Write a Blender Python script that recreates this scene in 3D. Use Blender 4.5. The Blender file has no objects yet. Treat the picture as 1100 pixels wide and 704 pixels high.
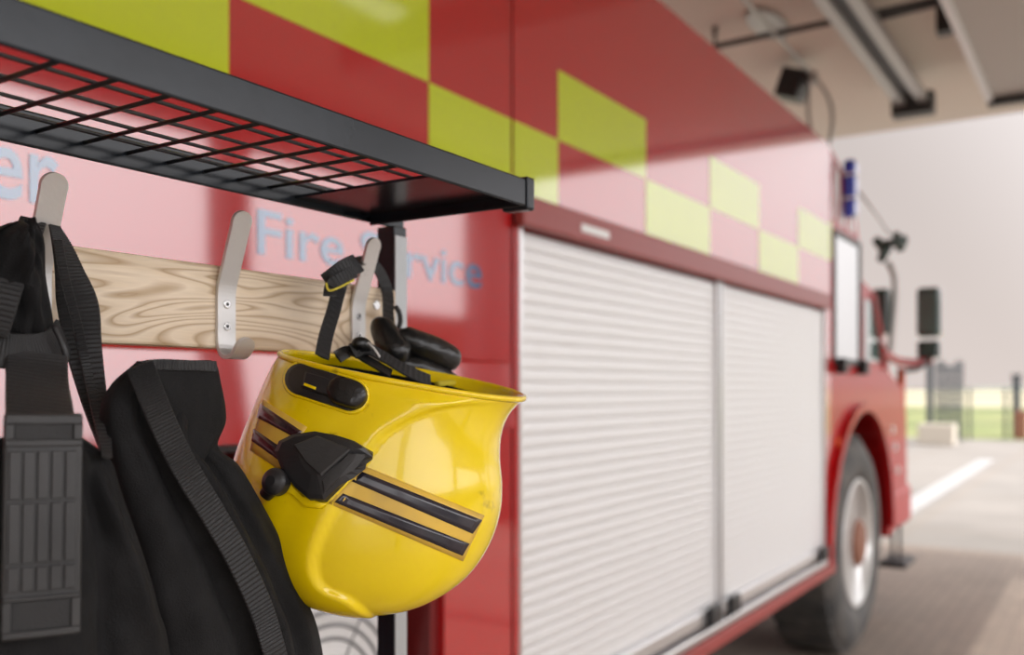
import bpy, bmesh, math, random
from mathutils import Vector, Matrix
from mathutils.bvhtree import BVHTree
random.seed(7)

# ------------------------------------------------------------------ camera
scene = bpy.context.scene
CAMH = 1.66
CX, HY, F = 550.0, 418.0, 1000.0           # principal column, horizon row, focal length in px (1100x704 frame)
YAW = math.atan(0.65)
FWD = Vector((math.cos(YAW), math.sin(YAW), 0))
RGT = Vector((math.sin(YAW), -math.cos(YAW), 0))
UP = Vector((0, 0, 1))
EYE = Vector((0, 0, CAMH))
cam_d = bpy.data.cameras.new('camera')
cam = bpy.data.objects.new('camera', cam_d)
scene.collection.objects.link(cam)
cam.location = EYE
cam.rotation_euler = (math.pi/2, 0, YAW - math.pi/2)
cam_d.sensor_width = 36
cam_d.lens = 36*F/1100
cam_d.shift_y = (HY-352)/1100
cam_d.clip_start = 0.05
cam_d.clip_end = 3000
cam_d.dof.use_dof = True
cam_d.dof.focus_distance = 0.80
cam_d.dof.aperture_fstop = 3.8
scene.camera = cam

# ------------------------------------------------------------------ world, sun, exposure
world = bpy.data.worlds.new('sky')
scene.world = world
world.use_nodes = True
nt = world.node_tree
nt.nodes.clear()
wo = nt.nodes.new('ShaderNodeOutputWorld')
bg = nt.nodes.new('ShaderNodeBackground')
tc = nt.nodes.new('ShaderNodeTexCoord')
sp = nt.nodes.new('ShaderNodeSeparateXYZ')
cr = nt.nodes.new('ShaderNodeValToRGB')
cr.color_ramp.elements[0].position = 0.0
cr.color_ramp.elements[0].color = (1.24, 1.09, 1.02, 1)
cr.color_ramp.elements[1].position = 0.55
cr.color_ramp.elements[1].color = (0.86, 0.78, 0.77, 1)
nt.links.new(tc.outputs['Generated'], sp.inputs[0])
nt.links.new(sp.outputs['Z'], cr.inputs[0])
SDIR = Vector((-0.06, 1.0, -0.79)).normalized()
dt = nt.nodes.new('ShaderNodeVectorMath'); dt.operation = 'DOT_PRODUCT'     # hazy sky: broad brightening towards the sun
nt.links.new(tc.outputs['Generated'], dt.inputs[0])
dt.inputs[1].default_value = tuple(-SDIR)
mxm = nt.nodes.new('ShaderNodeMath'); mxm.operation = 'MAXIMUM'; mxm.inputs[1].default_value = 0.0
nt.links.new(dt.outputs['Value'], mxm.inputs[0])
pw = nt.nodes.new('ShaderNodeMath'); pw.operation = 'POWER'; pw.inputs[1].default_value = 1.6
nt.links.new(mxm.outputs[0], pw.inputs[0])
ma = nt.nodes.new('ShaderNodeMath'); ma.operation = 'MULTIPLY_ADD'
ma.inputs[1].default_value = 9.5      # glow amplitude
ma.inputs[2].default_value = 0.0
nt.links.new(pw.outputs[0], ma.inputs[0])
nt.links.new(cr.outputs[0], bg.inputs[0])
bg2 = nt.nodes.new('ShaderNodeBackground')      # white haze around the sun
bg2.inputs[0].default_value = (0.96, 0.95, 0.97, 1)
nt.links.new(ma.outputs[0], bg2.inputs[1])
ad = nt.nodes.new('ShaderNodeAddShader')
nt.links.new(bg.outputs[0], ad.inputs[0])
nt.links.new(bg2.outputs[0], ad.inputs[1])
nt.links.new(ad.outputs[0], wo.inputs[0])

sun_d = bpy.data.lights.new('sun', 'SUN')
sun_d.energy = 5.4
sun_d.angle = math.radians(0.6)
sun_d.color = (1.0, 0.95, 0.88)
sun = bpy.data.objects.new('sun', sun_d)
scene.collection.objects.link(sun)
sun.rotation_euler = SDIR.to_track_quat('-Z', 'Y').to_euler()

vs = scene.view_settings
vs.view_transform = 'Standard'
vs.look = 'None'
vs.gamma = 1
vs.use_curve_mapping = False
vs.exposure = -0.75

# ------------------------------------------------------------------ helpers
C = scene.collection
OFF = {}


def ray(px, py):
    return FWD + RGT*((px-CX)/F) + UP*((HY-py)/F)


def P(px, py, y=None, x=None, z=None, Z=None):
    d = ray(px, py)
    if y is not None:
        t = y/d.y
    elif x is not None:
        t = x/d.x
    elif z is not None:
        t = (z-CAMH)/d.z
    else:
        t = Z
    return EYE + d*t


MATS = {}


def mat(name, col, rough=0.5, metal=0.0, coat=0.0, cior=1.5, noise=None, bump=None, emit=None, spec=None, sheen=0, col2=None, nscale=8.0, stretch=None):
    m = bpy.data.materials.new(name)
    m.use_nodes = True
    t = m.node_tree
    b = t.nodes['Principled BSDF']
    b.inputs['Base Color'].default_value = (*col, 1)
    b.inputs['Roughness'].default_value = rough
    b.inputs['Metallic'].default_value = metal
    b.inputs['Coat Weight'].default_value = coat
    b.inputs['Coat Roughness'].default_value = 0.06
    b.inputs['Coat IOR'].default_value = cior
    if spec is not None:
        b.inputs['Specular IOR Level'].default_value = spec
    if sheen:
        b.inputs['Sheen Weight'].default_value = sheen
        b.inputs['Sheen Roughness'].default_value = 0.5
    if emit:
        b.inputs['Emission Color'].default_value = (*emit[0], 1)
        b.inputs['Emission Strength'].default_value = emit[1]
    co = t.nodes.new('ShaderNodeTexCoord')
    mp = t.nodes.new('ShaderNodeMapping')
    t.links.new(co.outputs['Object'], mp.inputs[0])
    if stretch:
        mp.inputs['Scale'].default_value = stretch
    if col2 is not None:
        n = t.nodes.new('ShaderNodeTexNoise')
        n.inputs['Scale'].default_value = nscale
        n.inputs['Detail'].default_value = 5
        t.links.new(mp.outputs[0], n.inputs['Vector'])
        r = t.nodes.new('ShaderNodeValToRGB')
        r.color_ramp.elements[0].position = 0.35
        r.color_ramp.elements[1].position = 0.68
        r.color_ramp.elements[0].color = (*col, 1)
        r.color_ramp.elements[1].color = (*col2, 1)
        t.links.new(n.outputs[0], r.inputs[0])
        t.links.new(r.outputs[0], b.inputs['Base Color'])
    if bump:
        n2 = t.nodes.new('ShaderNodeTexNoise')
        n2.inputs['Scale'].default_value = bump[0]
        n2.inputs['Detail'].default_value = 4
        t.links.new(mp.outputs[0], n2.inputs['Vector'])
        bp = t.nodes.new('ShaderNodeBump')
        bp.inputs['Strength'].default_value = bump[1]
        bp.inputs['Distance'].default_value = bump[2]
        t.links.new(n2.outputs[0], bp.inputs['Height'])
        t.links.new(bp.outputs[0], b.inputs['Normal'])
    MATS[name] = m
    return m


def empty(name, loc, label, cat, group=None):
    o = bpy.data.objects.new(name, None)
    C.objects.link(o)
    o.location = loc
    o['label'] = label
    o['category'] = cat
    if group:
        o['group'] = group
    OFF[o.name] = Vector(loc)
    return o


def tag(o, label, cat, group=None):
    o['label'] = label
    o['category'] = cat
    if group:
        o['group'] = group
    return o


def link(name, me, m, parent=None, loc=(0, 0, 0)):
    o = bpy.data.objects.new(name, me)
    C.objects.link(o)
    o.location = loc
    if m is not None and len(me.materials) == 0:
        me.materials.append(MATS[m] if isinstance(m, str) else m)
    if parent is not None:
        o.parent = parent
        OFF[o.name] = OFF.get(parent.name, Vector((0, 0, 0)))
    else:
        OFF[o.name] = Vector((0, 0, 0))
    return o


def mobj(name, verts, faces, m, parent=None, smooth=False, kind=None, label=None):
    off = OFF.get(parent.name, Vector((0, 0, 0))) if parent is not None else Vector((0, 0, 0))
    vv = [Vector(v) - off for v in verts]
    if parent is None:      # put the origin at the base of the thing
        mn = Vector((min(v.x for v in vv), min(v.y for v in vv), min(v.z for v in vv)))
        mx = Vector((max(v.x for v in vv), max(v.y for v in vv), max(v.z for v in vv)))
        base = Vector(((mn.x+mx.x)/2, (mn.y+mx.y)/2, mn.z))
        vv = [v-base for v in vv]
    me = bpy.data.meshes.new(name)
    me.from_pydata([tuple(v) for v in vv], [], faces)
    bm = bmesh.new()
    bm.from_mesh(me)
    bmesh.ops.recalc_face_normals(bm, faces=bm.faces)
    bm.to_mesh(me)
    bm.free()
    if smooth:
        for p in me.polygons:
            p.use_smooth = True
    o = link(name, me, m, parent)
    if parent is None:
        o.location = base
        OFF[o.name] = base
    if kind:
        o['kind'] = kind
    if label:
        o['label'] = label
    return o


def bevel(o, w, seg=2):
    b = o.modifiers.new('bevel', 'BEVEL')
    b.width = w
    b.segments = seg
    b.limit_method = 'ANGLE'
    b.angle_limit = math.radians(35)
    return o


BOXF = [(0, 1, 3, 2), (4, 6, 7, 5), (0, 4, 5, 1), (2, 3, 7, 6), (0, 2, 6, 4), (1, 5, 7, 3)]


def box(name, x0, x1, y0, y1, z0, z1, m, parent=None, bev=0, kind=None, label=None):
    v = [(x, y, z) for x in (x0, x1) for y in (y0, y1) for z in (z0, z1)]
    o = mobj(name, v, BOXF, m, parent, kind=kind, label=label)
    if bev:
        bevel(o, bev)
    return o


def boxes(name, lst, m, parent=None, bev=0, kind=None, label=None):
    v, f = [], []
    for (x0, x1, y0, y1, z0, z1) in lst:
        n = len(v)
        v += [(x, y, z) for x in (x0, x1) for y in (y0, y1) for z in (z0, z1)]
        f += [tuple(i+n for i in q) for q in BOXF]
    o = mobj(name, v, f, m, parent, kind=kind, label=label)
    if bev:
        bevel(o, bev)
    return o


def prism(name, poly, a, b, m, parent=None, axis='y', bev=0, label=None, kind=None):
    n = len(poly)
    def mk(p, t):
        if axis == 'y':
            return (p[0], t, p[1])
        if axis == 'x':
            return (t, p[0], p[1])
        return (p[0], p[1], t)
    v = [mk(p, a) for p in poly] + [mk(p, b) for p in poly]
    f = [tuple(range(n)), tuple(range(2*n-1, n-1, -1))] + [(i, (i+1) % n, n+(i+1) % n, n+i) for i in range(n)]
    o = mobj(name, v, f, m, parent, label=label, kind=kind)
    if bev:
        bevel(o, bev)
    return o


def catmull(pts, n):
    pts = [Vector(p) for p in pts]
    out = []
    m = len(pts)-1
    for i in range(n+1):
        t = i/n*m
        k = min(int(t), m-1)
        u = t-k
        p0 = pts[max(k-1, 0)]; p1 = pts[k]; p2 = pts[k+1]; p3 = pts[min(k+2, m)]
        out.append(0.5*((2*p1)+(p2-p0)*u+(2*p0-5*p1+4*p2-p3)*u*u+(3*p1-p0-3*p2+p3)*u**3))
    return out


def tube(name, pts, r, m, parent=None, n=10, smoothpts=0, caps=True, label=None, flat=None, kind=None):
    pts = [Vector(p) for p in pts]
    rs = r if isinstance(r, (list, tuple)) else [r]*len(pts)
    if smoothpts:
        rr = catmull([Vector((q, 0, 0)) for q in rs], smoothpts)
        rs = [q.x for q in rr]
        pts = catmull(pts, smoothpts)
    v, f = [], []
    prev = None
    for i, p in enumerate(pts):
        d = (pts[min(i+1, len(pts)-1)]-pts[max(i-1, 0)]).normalized()
        if prev is None:
            a = Vector((0, 0, 1)) if abs(d.z) < 0.9 else Vector((1, 0, 0))
            nrm = (a - d*a.dot(d)).normalized()
        else:
            nrm = (prev - d*prev.dot(d)).normalized()
        prev = nrm
        bn = d.cross(nrm)
        for j in range(n):
            t = 2*math.pi*j/n
            v.append(p + (nrm*math.cos(t) + bn*math.sin(t))*rs[i])
    for i in range(len(pts)-1):
        for j in range(n):
            f.append((i*n+j, i*n+(j+1) % n, (i+1)*n+(j+1) % n, (i+1)*n+j))
    if caps:
        f.append(tuple(range(n)))
        f.append(tuple(range(len(v)-1, len(v)-n-1, -1)))
    return mobj(name, v, f, m, parent, smooth=True, label=label, kind=kind)


def ribbon(name, pts, norms, width, thick, m, parent=None, rib=0.0, steps=0, label=None, widths=None):
    """band with thickness following pts; norms are the outward face directions"""
    pts = [Vector(p) for p in pts]
    norms = [Vector(q) for q in norms]
    ws = widths or [width]*len(pts)
    if steps:
        wr = catmull([Vector((q, 0, 0)) for q in ws], steps)
        ws = [q.x for q in wr]
        norms = catmull(norms, steps)
        pts = catmull(pts, steps)
    v, f = [], []
    for i, p in enumerate(pts):
        d = (pts[min(i+1, len(pts)-1)]-pts[max(i-1, 0)]).normalized()
        nn = norms[i].normalized()
        s = d.cross(nn).normalized()
        nn = s.cross(d).normalized()
        e = rib*(1 if i % 2 else -1)
        w = ws[i]/2
        for (a, b) in ((-1, 0), (-0.92, 1), (0, 1), (0.92, 1), (1, 0), (0, -1)):
            v.append(p + s*(w*a) + nn*(thick*0.5*b + (e if b == 1 else 0)))
    k = 6
    for i in range(len(pts)-1):
        for j in range(k):
            f.append((i*k+j, i*k+(j+1) % k, (i+1)*k+(j+1) % k, (i+1)*k+j))
    f.append(tuple(range(k)))
    f.append(tuple(range(len(v)-1, len(v)-k-1, -1)))
    return mobj(name, v, f, m, parent, smooth=False, label=label)


def disc_prism(name, c, r, axis, h, m, parent=None, n=24, dome=0.0, label=None):
    """short cylinder from c along axis (unit) with height h and a slightly domed end"""
    ax = Vector(axis).normalized()
    a = Vector((0, 0, 1)) if abs(ax.z) < 0.9 else Vector((1, 0, 0))
    u = (a-ax*a.dot(ax)).normalized()
    w = ax.cross(u)
    c = Vector(c)
    rings = [(r, 0), (r, h*0.8), (r*0.9, h), (r*0.4, h+dome)]
    v, f = [], []
    for (q, t) in rings:
        for j in range(n):
            s = 2*math.pi*j/n
            v.append(c+ax*t+(u*math.cos(s)+w*math.sin(s))*q)
    for i in range(len(rings)-1):
        for j in range(n):
            f.append((i*n+j, i*n+(j+1) % n, (i+1)*n+(j+1) % n, (i+1)*n+j))
    f.append(tuple(range(n)))
    f.append(tuple(range(len(v)-1, len(v)-n-1, -1)))
    return mobj(name, v, f, m, parent, smooth=False, label=label)


def lathe(name, c, prof, m, parent=None, n=48, smooth=True, label=None):
    """revolve (radius, y) profile about the Y axis through c"""
    c = Vector(c)
    v, f = [], []
    for (r, y) in prof:
        for j in range(n):
            s = 2*math.pi*j/n
            v.append(c+Vector((r*math.cos(s), y, r*math.sin(s))))
    for i in range(len(prof)-1):
        for j in range(n):
            f.append((i*n+j, i*n+(j+1) % n, (i+1)*n+(j+1) % n, (i+1)*n+j))
    f.append(tuple(range(n)))
    f.append(tuple(range(len(v)-1, len(v)-n-1, -1)))
    return mobj(name, v, f, m, parent, smooth=smooth, label=label)


# ------------------------------------------------------------------ materials
mat('red_paint', (0.43, 0.002, 0.004), 0.3, coat=1.0, cior=2.0, spec=0.15, bump=(3.0, 0.04, 0.02))
mat('cab_paint', (0.42, 0.004, 0.006), 0.4, coat=0.25, spec=0.2)
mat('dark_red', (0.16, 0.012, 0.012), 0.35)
mat('trim_red', (0.30, 0.045, 0.04), 0.4)
mat('yellow_reflective', (0.52, 0.62, 0.0), 0.4, coat=1.0, cior=2.0, spec=0.15)
mat('blue_letter', (0.03, 0.12, 0.28), 0.4, coat=1.0, cior=2.0, spec=0.15)
mat('white_letter', (0.8, 0.8, 0.8), 0.4)
mat('aluminium', (0.78, 0.78, 0.785), 0.5, metal=0.55)
mat('rail_alu', (0.75, 0.75, 0.76), 0.3, metal=0.9)
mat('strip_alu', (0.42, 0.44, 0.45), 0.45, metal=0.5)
mat('black_plastic', (0.018, 0.018, 0.02), 0.42)
mat('tyre', (0.05, 0.05, 0.05), 0.75, col2=(0.11, 0.10, 0.09), nscale=6)
mat('rim_white', (0.75, 0.75, 0.74), 0.3, metal=0.6)
mat('glass_dark', (0.10, 0.17, 0.155), 0.05, coat=1.0)
mat('window_glass', (0.55, 0.57, 0.58), 0.08, metal=0.85)
mat('blue_lamp', (0.02, 0.05, 0.55), 0.15, coat=1.0)
mat('mirror_green', (0.03, 0.07, 0.062), 0.2, coat=1.0)
mat('pipe_grey', (0.45, 0.44, 0.42), 0.4, metal=0.5)
mat('black_steel', (0.007, 0.010, 0.014), 0.24, bump=(120, 0.08, 0.001), spec=0.3, col2=(0.013, 0.018, 0.025), nscale=12)
mat('wire_black', (0.012, 0.012, 0.014), 0.35)
mat('hook_metal', (0.66, 0.65, 0.64), 0.42, metal=0.55, bump=(300, 0.1, 0.001))
mat('screw_metal', (0.62, 0.62, 0.62), 0.25, metal=1.0)
mat('screw_dark', (0.05, 0.05, 0.05), 0.5)
mat('fabric', (0.008, 0.008, 0.0085), 0.6, spec=0.13, bump=(900, 0.6, 0.0015), sheen=0.03, col2=(0.013, 0.013, 0.0138), nscale=30)
mat('webbing', (0.018, 0.018, 0.019), 0.5, spec=0.35, bump=(700, 0.5, 0.001), sheen=0.04)
mat('rubber', (0.022, 0.022, 0.023), 0.42, bump=(250, 0.15, 0.001), col2=(0.036, 0.036, 0.037), nscale=20)
mat('pivot_grey', (0.035, 0.035, 0.036), 0.5, bump=(300, 0.3, 0.001))
mat('leather', (0.009, 0.009, 0.009), 0.30, bump=(90, 0.55, 0.003))
mat('gold_tape', (0.78, 0.50, 0.06), 0.45, col2=(0.62, 0.40, 0.07), nscale=25)
mat('black_tape', (0.012, 0.013, 0.022), 0.22, coat=0.15, col2=(0.03, 0.022, 0.03), nscale=30)
mat('maroon_tape', (0.05, 0.012, 0.016), 0.25, coat=0.6, col2=(0.02, 0.012, 0.02), nscale=40)
mat('yellow_thread', (0.55, 0.45, 0.02), 0.6)
mat('ceiling_paint', (0.74, 0.66, 0.57), 0.7)
mat('wall_paint', (0.62, 0.58, 0.53), 0.8)
mat('soffit_paint', (0.50, 0.47, 0.43), 0.6)
mat('steel_column', (0.16, 0.155, 0.15), 0.5)
mat('dark_metal', (0.05, 0.05, 0.05), 0.5)
mat('fill_emitter', (0.9, 0.9, 0.9), 0.4, emit=((1.0, 0.96, 0.9), 1.2))  # glow of the added, unseen fill lights overhead
mat('grass', (0.15, 0.19, 0.06), 0.9, col2=(0.26, 0.26, 0.11), nscale=0.35)
mat('far_field', (0.36, 0.33, 0.20), 0.95, col2=(0.42, 0.38, 0.27), nscale=0.02)
mat('white_line', (0.37, 0.365, 0.36), 0.6)
mat('fence_metal', (0.06, 0.07, 0.08), 0.5)
mat('rust_brown', (0.24, 0.10, 0.06), 0.7)
mat('concrete_block', (0.5, 0.45, 0.38), 0.8)
mat('hangar_wall', (0.28, 0.20, 0.17), 0.7)
mat('hangar_door', (0.20, 0.16, 0.15), 0.6)
mat('hill', (0.22, 0.24, 0.20), 0.95)
mat('orange', (0.65, 0.10, 0.02), 0.4)
mat('reel_grey', (0.62, 0.61, 0.60), 0.45)
mat('reel_dark', (0.22, 0.22, 0.22), 0.5)


def yellow_shell():
    m = mat('helmet_yellow', (0.80, 0.52, 0.005), 0.22, coat=0.5, spec=0.4)
    t = m.node_tree
    b = t.nodes['Principled BSDF']
    co = [n for n in t.nodes if n.type == 'TEX_COORD'][0]
    n = t.nodes.new('ShaderNodeTexNoise'); n.inputs['Scale'].default_value = 60; n.inputs['Detail'].default_value = 8
    n2 = t.nodes.new('ShaderNodeTexNoise'); n2.inputs['Scale'].default_value = 9; n2.inputs['Detail'].default_value = 3
    t.links.new(co.outputs['Object'], n.inputs['Vector'])
    t.links.new(co.outputs['Object'], n2.inputs['Vector'])
    mu = t.nodes.new('ShaderNodeMath'); mu.operation = 'MULTIPLY'
    t.links.new(n.outputs[0], mu.inputs[0]); t.links.new(n2.outputs[0], mu.inputs[1])
    r = t.nodes.new('ShaderNodeValToRGB')
    r.color_ramp.elements[0].position = 0.36; r.color_ramp.elements[0].color = (0.90, 0.66, 0.001, 1)
    r.color_ramp.elements[1].position = 0.50; r.color_ramp.elements[1].color = (0.30, 0.17, 0.01, 1)
    t.links.new(mu.outputs[0], r.inputs[0])
    t.links.new(r.outputs[0], b.inputs['Base Color'])
yellow_shell()


def wood():
    m = mat('ash_wood', (0.6, 0.42, 0.24), 0.45)
    t = m.node_tree
    b = t.nodes['Principled BSDF']
    mp = [n for n in t.nodes if n.type == 'MAPPING'][0]
    mp.inputs['Scale'].default_value = (1.5, 5, 7)
    n = t.nodes.new('ShaderNodeTexNoise'); n.inputs['Scale'].default_value = 2.6; n.inputs['Detail'].default_value = 1; n.inputs['Distortion'].default_value = 0.6
    t.links.new(mp.outputs[0], n.inputs['Vector'])
    mu = t.nodes.new('ShaderNodeMath'); mu.operation = 'MULTIPLY'; mu.inputs[1].default_value = 14
    t.links.new(n.outputs[0], mu.inputs[0])
    fr = t.nodes.new('ShaderNodeMath'); fr.operation = 'FRACT'
    t.links.new(mu.outputs[0], fr.inputs[0])
    r = t.nodes.new('ShaderNodeValToRGB')
    e = r.color_ramp.elements
    e[0].position = 0.0; e[0].color = (0.55, 0.39, 0.23, 1)
    e[1].position = 1.0; e[1].color = (0.50, 0.34, 0.19, 1)
    q = r.color_ramp.elements.new(0.35); q.color = (0.88, 0.74, 0.56, 1)
    q = r.color_ramp.elements.new(0.85); q.color = (0.82, 0.67, 0.48, 1)
    t.links.new(fr.outputs[0], r.inputs[0])
    g = t.nodes.new('ShaderNodeTexNoise'); g.inputs['Scale'].default_value = 60; g.inputs['Detail'].default_value = 4
    mp2 = t.nodes.new('ShaderNodeMapping'); mp2.inputs['Scale'].default_value = (0.7, 8, 8)
    co = [k for k in t.nodes if k.type == 'TEX_COORD'][0]
    t.links.new(co.outputs['Object'], mp2.inputs[0]); t.links.new(mp2.outputs[0], g.inputs['Vector'])
    mx = t.nodes.new('ShaderNodeMix'); mx.data_type = 'RGBA'; mx.blend_type = 'MULTIPLY'
    mx.inputs[0].default_value = 0.2
    t.links.new(r.outputs[0], mx.inputs[6]); t.links.new(g.outputs[0], mx.inputs[7])
    t.links.new(mx.outputs[2], b.inputs['Base Color'])
wood()


def ground_mat(name, c1, c2, scale, joint):
    m = mat(name, c1, 0.75)
    t = m.node_tree
    b = t.nodes['Principled BSDF']
    co = [k for k in t.nodes if k.type == 'TEX_COORD'][0]
    br = t.nodes.new('ShaderNodeTexBrick')
    br.inputs['Color1'].default_value = (*c1, 1); br.inputs['Color2'].default_value = (*c2, 1)
    br.inputs['Mortar'].default_value = (*joint, 1)
    br.inputs['Scale'].default_value = scale
    br.inputs['Mortar Size'].default_value = 0.012
    t.links.new(co.outputs['Object'], br.inputs['Vector'])
    n = t.nodes.new('ShaderNodeTexNoise'); n.inputs['Scale'].default_value = 0.9; n.inputs['Detail'].default_value = 5
    t.links.new(co.outputs['Object'], n.inputs['Vector'])
    r = t.nodes.new('ShaderNodeValToRGB')
    r.color_ramp.elements[0].position = 0.3; r.color_ramp.elements[0].color = (0.78, 0.78, 0.78, 1)
    r.color_ramp.elements[1].position = 0.7; r.color_ramp.elements[1].color = (1, 1, 1, 1)
    t.links.new(n.outputs[0], r.inputs[0])
    mx = t.nodes.new('ShaderNodeMix'); mx.data_type = 'RGBA'; mx.blend_type = 'MULTIPLY'; mx.inputs[0].default_value = 1
    t.links.new(br.outputs[0], mx.inputs[6]); t.links.new(r.outputs[0], mx.inputs[7])
    t.links.new(mx.outputs[2], b.inputs['Base Color'])
ground_mat('pavers', (0.32, 0.255, 0.205), (0.28, 0.225, 0.185), 2.5, (0.21, 0.175, 0.15))
ground_mat('apron', (0.275, 0.25, 0.225), (0.255, 0.235, 0.212), 0.12, (0.27, 0.24, 0.21))

# ------------------------------------------------------------------ the place: engine bay and ground outside
XE = 10.4      # plane of the open end
YO = -3.9      # plane of the open long side
ZC = 4.45      # ceiling
box('floor', -6, XE+0.2, YO-0.3, 9, -0.2, 0.0, 'pavers', kind='structure')
# ground outside, one slab each so that nothing overlaps
box('floor_apron', XE+0.2, 34, -60, 60, -0.2, -0.005, 'apron', kind='structure')
box('floor_forecourt', -40, XE+0.2, -60, YO-0.3, -0.2, -0.005, 'apron', kind='structure')
box('ceiling', -6, XE+0.25, YO-0.3, 9, ZC, ZC+0.3, 'ceiling_paint', kind='structure')
box('wall_back', -6, XE, 8.8, 9, 0, ZC, 'wall_paint', kind='structure')
box('wall_left', -6.2, -6, YO, 9, 0, ZC, 'wall_paint', kind='structure')
box('trim_1', -6, XE+0.25, YO-0.3, YO, 3.93, ZC, 'steel_column', kind='structure')
for i, (xa, xb) in enumerate(((-2.55, -2.25), (1.5, 1.8), (5.58, 5.82), (9.55, 10.45))):
    t = empty('steel_column', ((xa+xb)/2, YO-0.15, 0),
              ['grey steel column behind the viewer, at the blind end of the bay', 'grey steel column between the door bays beside the viewer',
               'grey steel column between the door bays, third from the blind end', 'broad grey corner pier of the bay by the open end'][i], 'column')
    boxes('shaft', [(xa, xb, YO-0.3, YO, 0.02, 3.93)], 'steel_column', t)
    box('base_plate', xa-0.06, xb+0.06, YO-0.36, YO+0.06, 0, 0.02, 'dark_metal', t)

# grass, far field, hill line
box('floor_grass', 34, 95, -90, 160, -0.2, 0.0, 'grass', kind='structure')
box('floor_far_field', 95, 1500, -900, 1200, -0.25, -0.02, 'far_field', kind='structure')
pts = []
N = 60
v, f = [], []
for i in range(N+1):
    yy = -700 + 1700*i/N
    h = 5 + 3.0*math.sin(i*0.37)+2*math.sin(i*0.9+1)
    v += [(1100, yy, -1), (1130, yy, h), (1300, yy, -1)]
for i in range(N):
    a = i*3
    f += [(a, a+3, a+4, a+1), (a+1, a+4, a+5, a+2)]
tag(mobj('hill_ridge', v, f, 'hill', kind='structure'), 'low hazy hills along the horizon beyond the field', 'hill')

# painted line on the apron
a = P(962, 553, z=0.0); b = P(1060, 494, z=0.0)
d = (b-a).normalized(); s = Vector((-d.y, d.x, 0))*0.16
v = [a-s, a+s, b+s, b-s]
v = v + [Vector((q.x, q.y, 0.004)) for q in v]
for q in v[:4]:
    q.z = -0.004
mobj('trim_line_paint', v, [(0, 1, 2, 3), (4, 7, 6, 5), (0, 4, 5, 1), (1, 5, 6, 2), (2, 6, 7, 3), (3, 7, 4, 0)], 'white_line', kind='structure')

# hangar across the forecourt (what the gloss of the truck mirrors)
t = empty('hangar', (5, -45, 0), 'long low brown hangar across the forecourt, mirrored in the red truck side', 'building')
box('wall', -45, 70, -58, -42, 0, 7.2, 'hangar_wall', t)
prism('roof', [(-41.6, 7.2), (-50, 8.6), (-58.4, 7.2)], -45.5, 70.5, 'hangar_door', t, axis='x')
for k in range(8):
    box('door', -42+14*k, -31+14*k, -42.0, -41.8, 0, 5.6, 'hangar_door', t)

# ------------------------------------------------------------------ ceiling fittings
t = empty('door_track', (7.5, 1.46, 4.2), 'pair of grey overhead rails with a dark end stop hung from the ceiling', 'track')
box('rail', 4.0, 8.75, 1.38, 1.46, 4.16, 4.24, 'pipe_grey', t)
box('rail', 4.0, 8.75, 1.56, 1.64, 4.16, 4.24, 'pipe_grey', t)
box('web', 4.0, 8.7, 1.46, 1.56, 4.21, 4.24, 'dark_metal', t)
box('end_stop', 8.75, 8.92, 1.34, 1.68, 4.08, 4.26, 'dark_metal', t)
for x in (5.0, 7.0, 8.5):
    box('hanger', x, x+0.05, 1.49, 1.53, 4.24, ZC, 'dark_metal', t)

t = empty('soffit_box', (8.8, 0.3, 3.9), 'big tan boxed door housing under the ceiling at the right', 'housing')
pA = P(1067, 108, x=8.9)
box('casing', 5.4, 8.9, -2.4, pA.y, pA.z+0.02, ZC, 'soffit_paint', t)
box('bottom_rail', 8.86, 8.94, -2.4, pA.y+0.04, pA.z-0.05, pA.z+0.03, 'dark_metal', t)
box('edge_strip', 5.4, 8.9, pA.y, pA.y+0.05, pA.z-0.02, pA.z+0.05, 'white_letter', t)

# dark conduit running across the ceiling, with its drop
q0 = P(768, 50, z=4.3); q1 = P(900, 22, z=4.3)
o = tube('ceiling_conduit', [q0+Vector((0, 0, 0.15)), q0, q1, q1+(q1-q0)*0.9], 0.022, 'dark_metal')
tag(o, 'thin dark conduit running across the ceiling above the truck roof', 'conduit')
q0 = P(928, 22, z=4.3); q1 = P(1018, 0, z=4.3)
o = tube('ceiling_pipe', [q0, q1, q1+(q1-q0)], 0.03, 'dark_metal')
tag(o, 'dark pipe on the ceiling between the overhead rails and the boxed housing', 'pipe')
q = P(1015, 18, z=4.3)
box('clamp', q.x-0.06, q.x+0.06, q.y-0.05, q.y+0.05, q.z-0.12, q.z+0.16, 'dark_metal', o)
q = P(825, 24, z=ZC)
pts = [(q.x+0.34*math.cos(2*math.pi*k/32), q.y+0.13*math.sin(2*math.pi*k/32)) for k in range(32)]
o = prism('ceiling_vent', pts, ZC-0.03, ZC-0.002, 'pipe_grey', axis='z', bev=0.01)
tag(o, 'oval grey vent in the ceiling above the truck roof', 'vent')
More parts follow.
